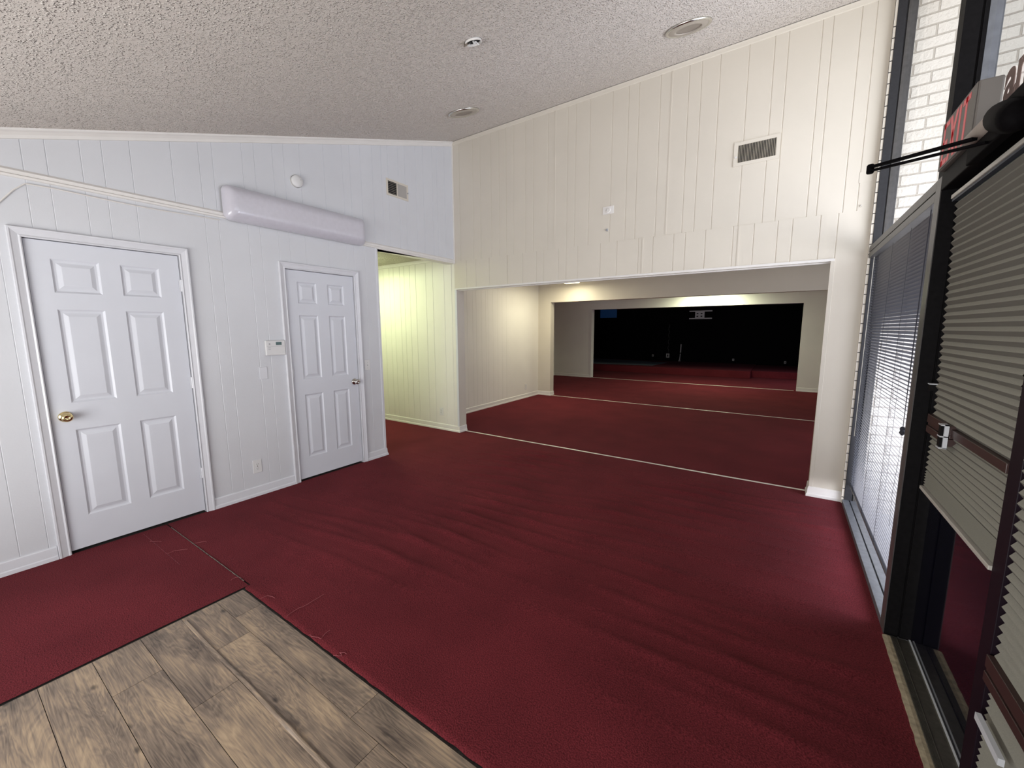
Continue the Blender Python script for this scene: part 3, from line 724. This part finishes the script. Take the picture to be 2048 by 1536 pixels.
# unseen rear wall; its wide window is added to let lamp light in
w = MB(); wy0, wy1 = YR-.12, YR
w.box(-.12, .5, wy0, wy1, 0, 2.3).box(3.9, 4.5, wy0, wy1, 0, 2.3).box(.5, 3.9, wy0, wy1, 0, .35).box(.5, 3.9, wy0, wy1, 1.95, 2.3)
struct(w.build('wall_near', M['wall_door']))
w3 = struct(MB().box(.5, 3.9, YR-.08, YR-.03, .35, .40).box(.5, 3.9, YR-.08, YR-.03, 1.90, 1.95).box(.5, .55, YR-.08, YR-.03, .35, 1.95).box(3.85, 3.9, YR-.08, YR-.03, .35, 1.95).box(2.18, 2.22, YR-.08, YR-.03, .4, 1.9).build('window_rear_added', M['frame_black']))
MB().quad((.5, YR-.055, .4), (3.9, YR-.055, .4), (3.9, YR-.055, 1.9), (.5, YR-.055, 1.9)).build('pane', M['glass'], w3)

# doors of dark glass
def gdoor(name, y0, y1, label):
    d = struct(MB().box(4.436, 4.450, y0, y1, .012, 2.038).build(name, M['glass_dark']), label)
    MB().box(4.430, 4.436, y0, y0+.03, .012, 2.038).box(4.430, 4.436, y0, y1, 1.99, 2.038).build('door_frame', M['frame_black'], d)
    return d
gd = gdoor('door_3', -2.645, PA-.006, 'dark tinted glass entrance door beside the post')
gdoor('door_4', Y_E+.006, -2.710, 'dark tinted glass door nearest the camera')
MB().box(4.37, 4.436, -1.90, -1.875, 1.205, 1.232).build('latch', M['frame_black'], gd)
MB().box(4.368, 4.43, -1.901, -1.874, 1.232, 1.236).build('latch_plate', M['blind_head'], gd)
# threshold on the floor
tsw = MB(); rows = []
for y in lin(-3.6, PA-.02, 90):
    j = .003*noise.noise(Vector((y*25, 0, 0))) - (.006 if noise.noise(Vector((y*9, 3, 0))) > .35 else 0)
    rows.append([(4.334+j, y, -.003), (4.335+j, y, .006), (4.350, y, .009), (4.362, y, .008)])
tsw.grid(rows); struct(tsw.build('trim_16', M['wood_strip']), 'worn wooden edge strip at the doors')
ts = MB(); prof = [(4.362, .008)]
for k in range(5): prof += [(4.364+k*.004, .011), (4.366+k*.004, .011), (4.367+k*.004, .009)]
prof += [(4.385, .012), (4.388, .009), (4.424, .009), (4.427, .016), (4.4315, .016), (4.434, .009), (4.452, .008), (4.452, -.01)]
ts.grid([[(x, y, z) for x, z in prof] for y in (-3.6, PA-.02)])
struct(ts.build('trim_17', M['alu_dirty']), 'bronze door threshold')
struct(MB().box(4.4265, 4.4325, -3.6, PA-.02, .015, .0175).build('trim_18', M['blind_head']))

# --- venetian blind
vb = thing('venetian_blind', (4.385, -.9, 2.05), 'grey metal venetian blind hanging in the sidelite window', 'blind')
y0, y1 = -1.742, -.055
MB().box(4.368, 4.402, y0, y1, 2.022, 2.052).build('headrail', M['blind_head'], vb, bevel=.002)
MB().box(4.374, 4.398, y0, y1, .168, .182).build('bottom_rail', M['blind'], vb, bevel=.003)
sl = MB(); nsl = 88; th0 = math.radians(45)
for k in range(nsl):
    z = .198 + (2.008-.198)*k/(nsl-1); r = .0125
    pr = []
    for s_ in (-1, -.5, 0, .5, 1):
        a = s_*r; h = .0016*(1-s_*s_)
        pr.append((4.386 + a*math.cos(th0) + h*math.sin(th0), z - a*math.sin(th0) + h*math.cos(th0)))
    sl.grid([[(x, yy, zz) for x, zz in pr] for yy in (y0+.004, y1-.004)])
sl.build('slat', M['blind'], vb, smooth=True, weld=True)
for yy in (-1.64, -1.18, -.72, -.24):
    cd = MB()
    for x in (4.3735, 4.3985): cd.tube([(x, yy, .17), (x, yy, 2.03)], .0009, 5)
    for k in range(nsl): cd.box(4.3735, 4.3985, yy-.0007, yy+.0007, .190 + (2.008-.198)*k/(nsl-1)-.0005, .190 + (2.008-.198)*k/(nsl-1)+.0005)
    cd.build('ladder_cord', M['cord'], vb)
pc = MB()
for q in (-.006, 0, .006): pc.tube([(4.362, -1.60+q, 2.03), (4.361, -1.595+q*1.3, 1.4), (4.362, -1.59+q*.4, .97)], .0011, 5)
pc.tube([(4.362, -1.59, .97), (4.361, -1.588, .80), (4.361, -1.55, .62), (4.362, -1.57, .45)], .0008, 5)
pc.build('pull_cord', M['cord'], vb)
MB().lathe((4.362, -1.59, .985), (0, 0, -1), [(0, 0), (.008, .004), (.012, .014), (.009, .022), (.013, .034), (.004, .046), (0, .047)], 10).build('tassel', M['cord'], vb)
MB().tube([(4.366, -.10, 2.02), (4.366, -.10, .6)], .0022, 6).build('tilt_wand', M['cord_white'], vb)

# --- pleated shades
def pleated(name, yf, yn, zt, zb, zr, label, low_bottom):
    """yf far edge, yn near edge"""
    t = thing(name, (4.385, (yf+yn)/2, zt), label, 'shade', 'pleated fabric shades on the dark doors')
    MB().box(4.356, 4.392, yn, yf, zt-.002, zt+.014).build('headrail', M['shade_head'], t, bevel=.002)
    MB().box(4.360, 4.398, yn, yf, zt-.012, zt-.004).build('headrail_navy_lip', mat('navy_lip', (.012, .018, .035), .5), t)  # thin navy strip under the pale headrail
    def pleats(za, zb_, pitch, xa, xb, dpt, nm):
        n = max(2, int(round((za-zb_)/pitch))); mb = MB()
        for k in range(2*n):
            r = []
            for q in (k, k+1):
                z = za + (zb_-za)*q/(2*n); x = xa+(xb-xa)*q/(2*n) + (dpt if q % 2 == 0 else -dpt)
                r.append([(x, yn, z), (x, yf, z)])
            mb.grid(r)
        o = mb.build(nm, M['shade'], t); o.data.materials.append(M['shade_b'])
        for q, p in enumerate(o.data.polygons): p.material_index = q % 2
    xt, xm, xb_ = 4.374, 4.394, 4.392
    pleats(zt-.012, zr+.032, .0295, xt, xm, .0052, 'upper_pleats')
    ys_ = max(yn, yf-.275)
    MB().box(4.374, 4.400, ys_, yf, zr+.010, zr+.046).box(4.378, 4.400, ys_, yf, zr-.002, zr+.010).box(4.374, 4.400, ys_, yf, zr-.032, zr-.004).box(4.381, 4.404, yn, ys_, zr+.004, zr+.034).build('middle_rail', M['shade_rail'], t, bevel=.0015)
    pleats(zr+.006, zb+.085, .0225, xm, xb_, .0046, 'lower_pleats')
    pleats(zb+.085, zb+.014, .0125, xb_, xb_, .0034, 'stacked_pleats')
    MB().box(4.378, 4.404, yn, yf, zb, zb+.014).build('bottom_rail', M['shade_head'], t, bevel=.002)
    return t
sh = pleated('pleated_shade', -1.905, -2.637, 1.985, .775, 1.062, 'pleated olive grey shade ending halfway down the farther door', False)
lc = MB().box(4.362, 4.374, -2.185, -2.178, 1.022, 1.112).box(4.352, 4.374, -2.185, -2.150, 1.108, 1.112).box(4.352, 4.374, -2.185, -2.150, 1.064, 1.068).box(4.352, 4.374, -2.185, -2.150, 1.020, 1.024)
lc.build('cord_lock', M['blind_head'], sh)
MB().box(4.354, 4.372, -2.177, -2.152, 1.026, 1.106).build('lock_body', M['frame_black'], sh)
s2 = pleated('pleated_shade', -2.722, -3.50, 1.985, .04, .52, 'long pleated shade on the door nearest the camera', True)
MB().box(4.362, 4.374, -2.90, -2.75, .380, .400).build('pull_tab', M['blind_head'], s2)
struct(MB().box(4.384, 4.452, -2.712, -2.642, 0, 2.04).build('trim_19', mat('plum_black_mullion', (.010, .005, .009), .5, spec=.15), bevel=.002), 'dark mullion between the glass doors')

# --- exit sign
ex = thing('exit_sign', (4.355, -2.01, 2.114), 'grey exit sign with red letters standing over the dark door', 'sign')
sy0, sy1, sz0, sz1, sxf = -2.195, -1.825, 2.113, 2.300, 4.322
MB().box(sxf+.002, 4.385, sy0, sy1, sz0, sz1).build('housing', M['sign_box'], ex, bevel=.006)
lt = MB(); st = .021
za, zb = sz0+.012, sz1-.012; zm = (za+zb)/2
def U(u): return sy1-.030-u            # u grows towards the camera
def bar(u0, u1, z0, z1): lt.box(sxf, sxf+.004, U(u1), U(u0), z0, z1)
lw = .068; gp_ = .016; u = 0
bar(u, u+st, za, zb); bar(u, u+lw, zb-st, zb); bar(u, u+lw*.85, zm-st/2, zm+st/2); bar(u, u+lw, za, za+st)
u += lw+gp_
for (ua, ub) in ((u, u+lw), (u+lw, u)):
    s_ = st*.62
    lt.hexa([(sxf, U(ua)-s_, za), (sxf+.004, U(ua)-s_, za), (sxf+.004, U(ua)+s_, za), (sxf, U(ua)+s_, za), (sxf, U(ub)-s_, zb), (sxf+.004, U(ub)-s_, zb), (sxf+.004, U(ub)+s_, zb), (sxf, U(ub)+s_, zb)])
u += lw+gp_+.006
bar(u, u+st, za, zb); u += st+gp_
bar(u, u+lw+.006, zb-st, zb); bar(u+(lw+.006)/2-st/2, u+(lw+.006)/2+st/2, za, zb)
lt.build('exit_lettering', M['sign_red'], ex)
MB().box(4.3225, 4.324, sy0+.004, sy1-.004, sz0+.004, sz1-.004).build('face_plate', M['sign_box'], ex)

# --- door closer
dc = thing('door_closer', (4.30, -2.42, 2.08), 'black door closer with its folded arm reaching into the room', 'door closer')
bd = MB()
rows = []
for k, y in enumerate((-2.400, -2.400, -2.410, -2.435, -2.50, -2.56, -2.61, -2.65, -2.66)):
    s_ = (.0, .55, .80, .94, 1, 1, .95, .8, 0)[k]; cz = 2.082 + (y+2.45)*.34
    rows.append([(4.326 - max(0, -2.45-y)*.13 + math.cos(a)*.040*s_, y, cz + math.sin(a)*.046*s_) for a in [2*math.pi*j/20 for j in range(21)]])
bd.grid(rows); bd.build('body', M['black_plastic'], dc, smooth=True)
MB().box(4.314, 4.345, -2.95, -2.215, 2.020, 2.112).build('mounting_plate', M['black_plastic'], dc, bevel=.004)
MB().tube([(4.312, -2.245, 2.090), (4.312, -2.255, 2.090), (4.316, -2.46, 2.090)], [.014, .022, .024], 16).build('spring_tube', M['closer_tube'], dc, smooth=True)
def armbar(p, q, wd, h):
    p, q = Vector(p), Vector(q); d = (q-p).normalized(); a = Vector((0, 0, 1)).cross(d).normalized()*wd; b = Vector((0, 0, h))
    return [p-a-b, p+a-b, q+a-b, q-a-b, p-a+b, p+a+b, q+a+b, q-a+b]
kn = (4.076, -2.10, 2.098)
MB().hexa(armbar((4.290, -2.38, 2.056), (kn[0], kn[1], kn[2]+.006), .010, .0045)).build('main_arm', M['black_plastic'], dc, bevel=.001)
MB().hexa(armbar((4.31, -2.41, 2.03), (kn[0], kn[1], kn[2]-.008), .007, .004)).build('forearm', M['black_plastic'], dc, bevel=.001)
MB().lathe((kn[0], kn[1], kn[2]-.018), (0, 0, 1), [(0, 0), (.010, 0), (.012, .004), (.012, .030), (.009, .034), (0, .034)], 16).build('knuckle', M['black_plastic'], dc)

# --- lettering on the upper pane
cu = bpy.data.curves.new('pane_lettering', 'FONT'); cu.body = 'an'; cu.size = .205; cu.extrude = .0008; cu.offset = .006
tmp = bpy.data.objects.new('tmp', cu); COL.objects.link(tmp); bpy.context.view_layer.update()
me = bpy.data.meshes.new_from_object(tmp.evaluated_get(bpy.context.evaluated_depsgraph_get())); bpy.data.objects.remove(tmp); bpy.data.curves.remove(cu)
me.materials.clear(); me.materials.append(M['decal'])
to = bpy.data.objects.new('window_lettering', me); COL.objects.link(to)
to.matrix_world = Matrix(((0, 0, -1, 4.427), (-1, 0, 0, -2.035), (0, 1, 0, 2.262), (0, 0, 0, 1)))
tag(to, 'brown lowercase lettering stuck on the upper pane', 'lettering')

# ------------------------------------------------------------------ outside
struct(MB().box(4.46, 9.0, -.01, .15, -.1, 4.3).build('wall_outside_brick', M['brick']), 'white painted brick wing wall outside the glass')
struct(MB().box(4.455, 12, -9, 0, -.14, -.035).build('ground_outside', M['concrete']))
struct(MB().box(-1, 5, -9, YR-.12, -.34, -.235).build('ground_outside_rear', M['concrete']))

# ------------------------------------------------------------------ stage room contents
stg = thing('stage_platform', (.2, 9.4, 0), 'low carpeted stage platform in the black room', 'stage')
MB().box(-3.15, 3.06, 9.4, 12.28, 0, .22).build('main_platform', M['carpet'], stg, bevel=.01)
MB().box(3.06, 5.1, 9.85, 12.28, 0, .20).build('side_platform', M['carpet'], stg, bevel=.01)
mg = MB().hexa([(-2.6, 9.62, .2205), (.10, 9.95, .2205), (.25, 11.4, .2205), (-2.9, 12.2, .2205), (-2.6, 9.62, .226), (.10, 9.95, .226), (.25, 11.4, .226), (-2.9, 12.2, .226)])
tag(mg.build('carpet_offcut', M['mat_grey']), 'grey blue carpet piece spread on the stage', 'carpet')
tb = thing('screen_mount', (1.17, 12.28, 2.0), 'white metal screen bracket on the black wall', 'bracket')
MB().box(.98, 1.30, 12.268, 12.298, 1.86, 2.12).build('plate', M['plastic'], tb)
MB().box(.78, 1.56, 12.25, 12.27, 2.10, 2.14).build('rail', M['plastic'], tb)
MB().box(.78, 1.56, 12.25, 12.27, 1.83, 1.87).build('rail', M['plastic'], tb)
for a in (1.06, 1.20):
    for b in (1.93, 2.03): MB().box(a-.03, a+.03, 12.262, 12.2675, b-.02, b+.02).build('slot', M['void'], tb)
bp_ = thing('blue_panel', (-2.42, 12.28, 2.15), 'blue panel high in the corner of the black room', 'panel')
MB().box(-2.76, -2.04, 12.27, 12.299, 1.94, 2.42).build('screen', M['blue'], bp_)
MB().box(-2.79, -2.01, 12.28, 12.2995, 1.91, 2.45).build('frame', M['black'], bp_)
dim = mat('dim_white', (.45, .44, .42), .6)
cb = MB().tube([(.075+.02*math.sin(k*.9), 12.27, .55+k*.035) for k in range(32)], .006, 5)
tag(cb.build('hanging_cable', mat('grey_cable', (.10, .10, .10), .6)), 'dangling grey cable on the black stage wall', 'cable')
tag(MB().tube([(.53, 12.26, .56), (.54, 12.26, .88)], .022, 8).tube([(.51, 12.26, .26), (.53, 12.26, .52)], .016, 8).build('wall_conduit', dim), 'short white upright conduit on the black stage wall', 'conduit')
for i, (x, z, lb) in enumerate([(.06, .43, 'white outlet under the dangling cable on the stage wall'), (-.51, .417, 'small outlet farthest toward the blue panel side'), (.50, .24, 'small box at the foot of the white conduit'), (2.337, .35, 'small outlet right of centre on the stage wall'), (3.9, .32, 'small outlet at the far end of the stage wall')]):
    s_ = .06 if i == 0 else .03
    t = thing('stage_outlet', (x, 12.29, z), lb.replace('right of centre', 'below and past the screen bracket'), 'outlet', 'outlets on the black stage wall')
    MB().box(x-s_, x+s_, 12.285, 12.299, z-s_*1.3, z+s_*1.3).build('cover_plate', dim, t)
    MB().box(x-s_*.4, x+s_*.4, 12.282, 12.2852, z-s_*.7, z+s_*.7).build('receptacle', M['void'], t)

# hidden-room ceiling fixtures
def fixture(x, y, z, sx, sy, lensm, label):
    t = thing('ceiling_light', (x, y, z), label, 'light')
    MB().box(x-sx/2, x+sx/2, y-sy/2, y+sy/2, z-.02, z).build('housing', M['plastic'], t)
    MB().box(x-sx/2+.02, x+sx/2-.02, y-sy/2+.02, y+sy/2-.02, z-.07, z-.02).build('lens', lensm, t, bevel=.015)
lm_g = mat('lit_lens_green', (.8, .9, .6), .4, emit=(.90, 1., .62), estr=9.)
lm_w = mat('lit_lens_warm', (.9, .85, .6), .4, emit=(1., .90, .55), estr=4.)
fixture(-1.50, -.72, 2.468, 1.2, .30, lm_g, 'ceiling light strip in the green lit hallway')
fixture(.2, 2.75, 2.458, .35, 1.2, lm_w, 'ceiling light in the second room')
fixture(2.2, 6.75, 2.458, 1.2, .30, lm_g, 'ceiling light in the third room')

# ------------------------------------------------------------------ lights
def area(name, loc, rot, sx, sy, power, col, spread=180):
    l = bpy.data.lights.new(name, 'AREA'); l.shape = 'RECTANGLE'; l.size = sx; l.size_y = sy; l.energy = power; l.color = col
    l.spread = math.radians(spread)
    o = bpy.data.objects.new(name, l); COL.objects.link(o); o.location = loc; o.rotation_euler = [math.radians(a) for a in rot]; return o
area('sky_light_side', (6.4, -2.9, 2.4), (0, 90, 0), 4.2, 5.2, 180, (.90, .94, 1.))
area('ground_bounce_light', (6.6, -3.0, .4), (0, 125, 0), 2.0, 5.0, 160, (1., .95, .88))
area('rear_fill_light', (2.2, YR-.6, .75), (98, 0, 0), 3.4, 1.7, 190, (1., .97, .93))  # added fill lamp outside the rear window, brightens far wall and ceiling
area('sky_light_sidelite', (5.75, -.98, .98), (0, 90, 0), 1.8, 1.7, 80, (.82, .85, 1.), 130)
area('hall_lamp', (-1.45, -.72, 2.39), (0, 0, 0), 1.1, .2, 21, (.88, 1., .58))
area('second_room_lamp', (.2, 2.75, 2.38), (0, 0, 0), .25, 1.1, 26, (1., .93, .68))
area('third_room_lamp', (2.2, 6.75, 2.38), (0, 0, 0), 1.1, .22, 46, (.96, 1., .72))
area('second_room_side_lamp', (5.1, 1.9, 1.3), (0, 90, 0), 1.2, 2.0, 16, (.9, .92, 1.))  # unseen cool lamp beside the solid right wall, no window there
area('stage_room_daylight', (5.1, 8.6, 1.1), (0, 90, 0), 1.0, .9, 16, (.85, .75, 1.))

wd = bpy.data.worlds.new('world'); S.world = wd; wd.use_nodes = True
bg = wd.node_tree.nodes['Background']; bg.inputs[0].default_value = (.86, .92, 1., 1); bg.inputs[1].default_value = .95

# ------------------------------------------------------------------ camera
F = 808.193
cam = bpy.data.cameras.new('camera'); co = bpy.data.objects.new('camera', cam); COL.objects.link(co)
cam.sensor_fit = 'HORIZONTAL'; cam.sensor_width = 36.; cam.lens = F/2048*36.; cam.clip_start = .02
p, y, r = [math.radians(a) for a in (-7.685, 33.922, -.24)]
fw = Vector((-math.sin(y)*math.cos(p), math.cos(y)*math.cos(p), math.sin(p)))
rt = fw.cross(Vector((0, 0, 1))).normalized(); up = rt.cross(fw)
r2 = rt*math.cos(r)+up*math.sin(r); u2 = -rt*math.sin(r)+up*math.cos(r)
co.matrix_world = Matrix(((r2.x, u2.x, -fw.x, 3.843), (r2.y, u2.y, -fw.y, -4.309), (r2.z, u2.z, -fw.z, 1.472), (0, 0, 0, 1)))
S.camera = co

S.view_settings.view_transform = 'Standard'
S.view_settings.look = 'None'
S.view_settings.exposure = 0.
S.cycles.use_denoising = True
S.cycles.max_bounces = 10
S.cycles.diffuse_bounces = 6
S.cycles.transparent_max_bounces = 12
S.cycles.sample_clamp_indirect = 6.
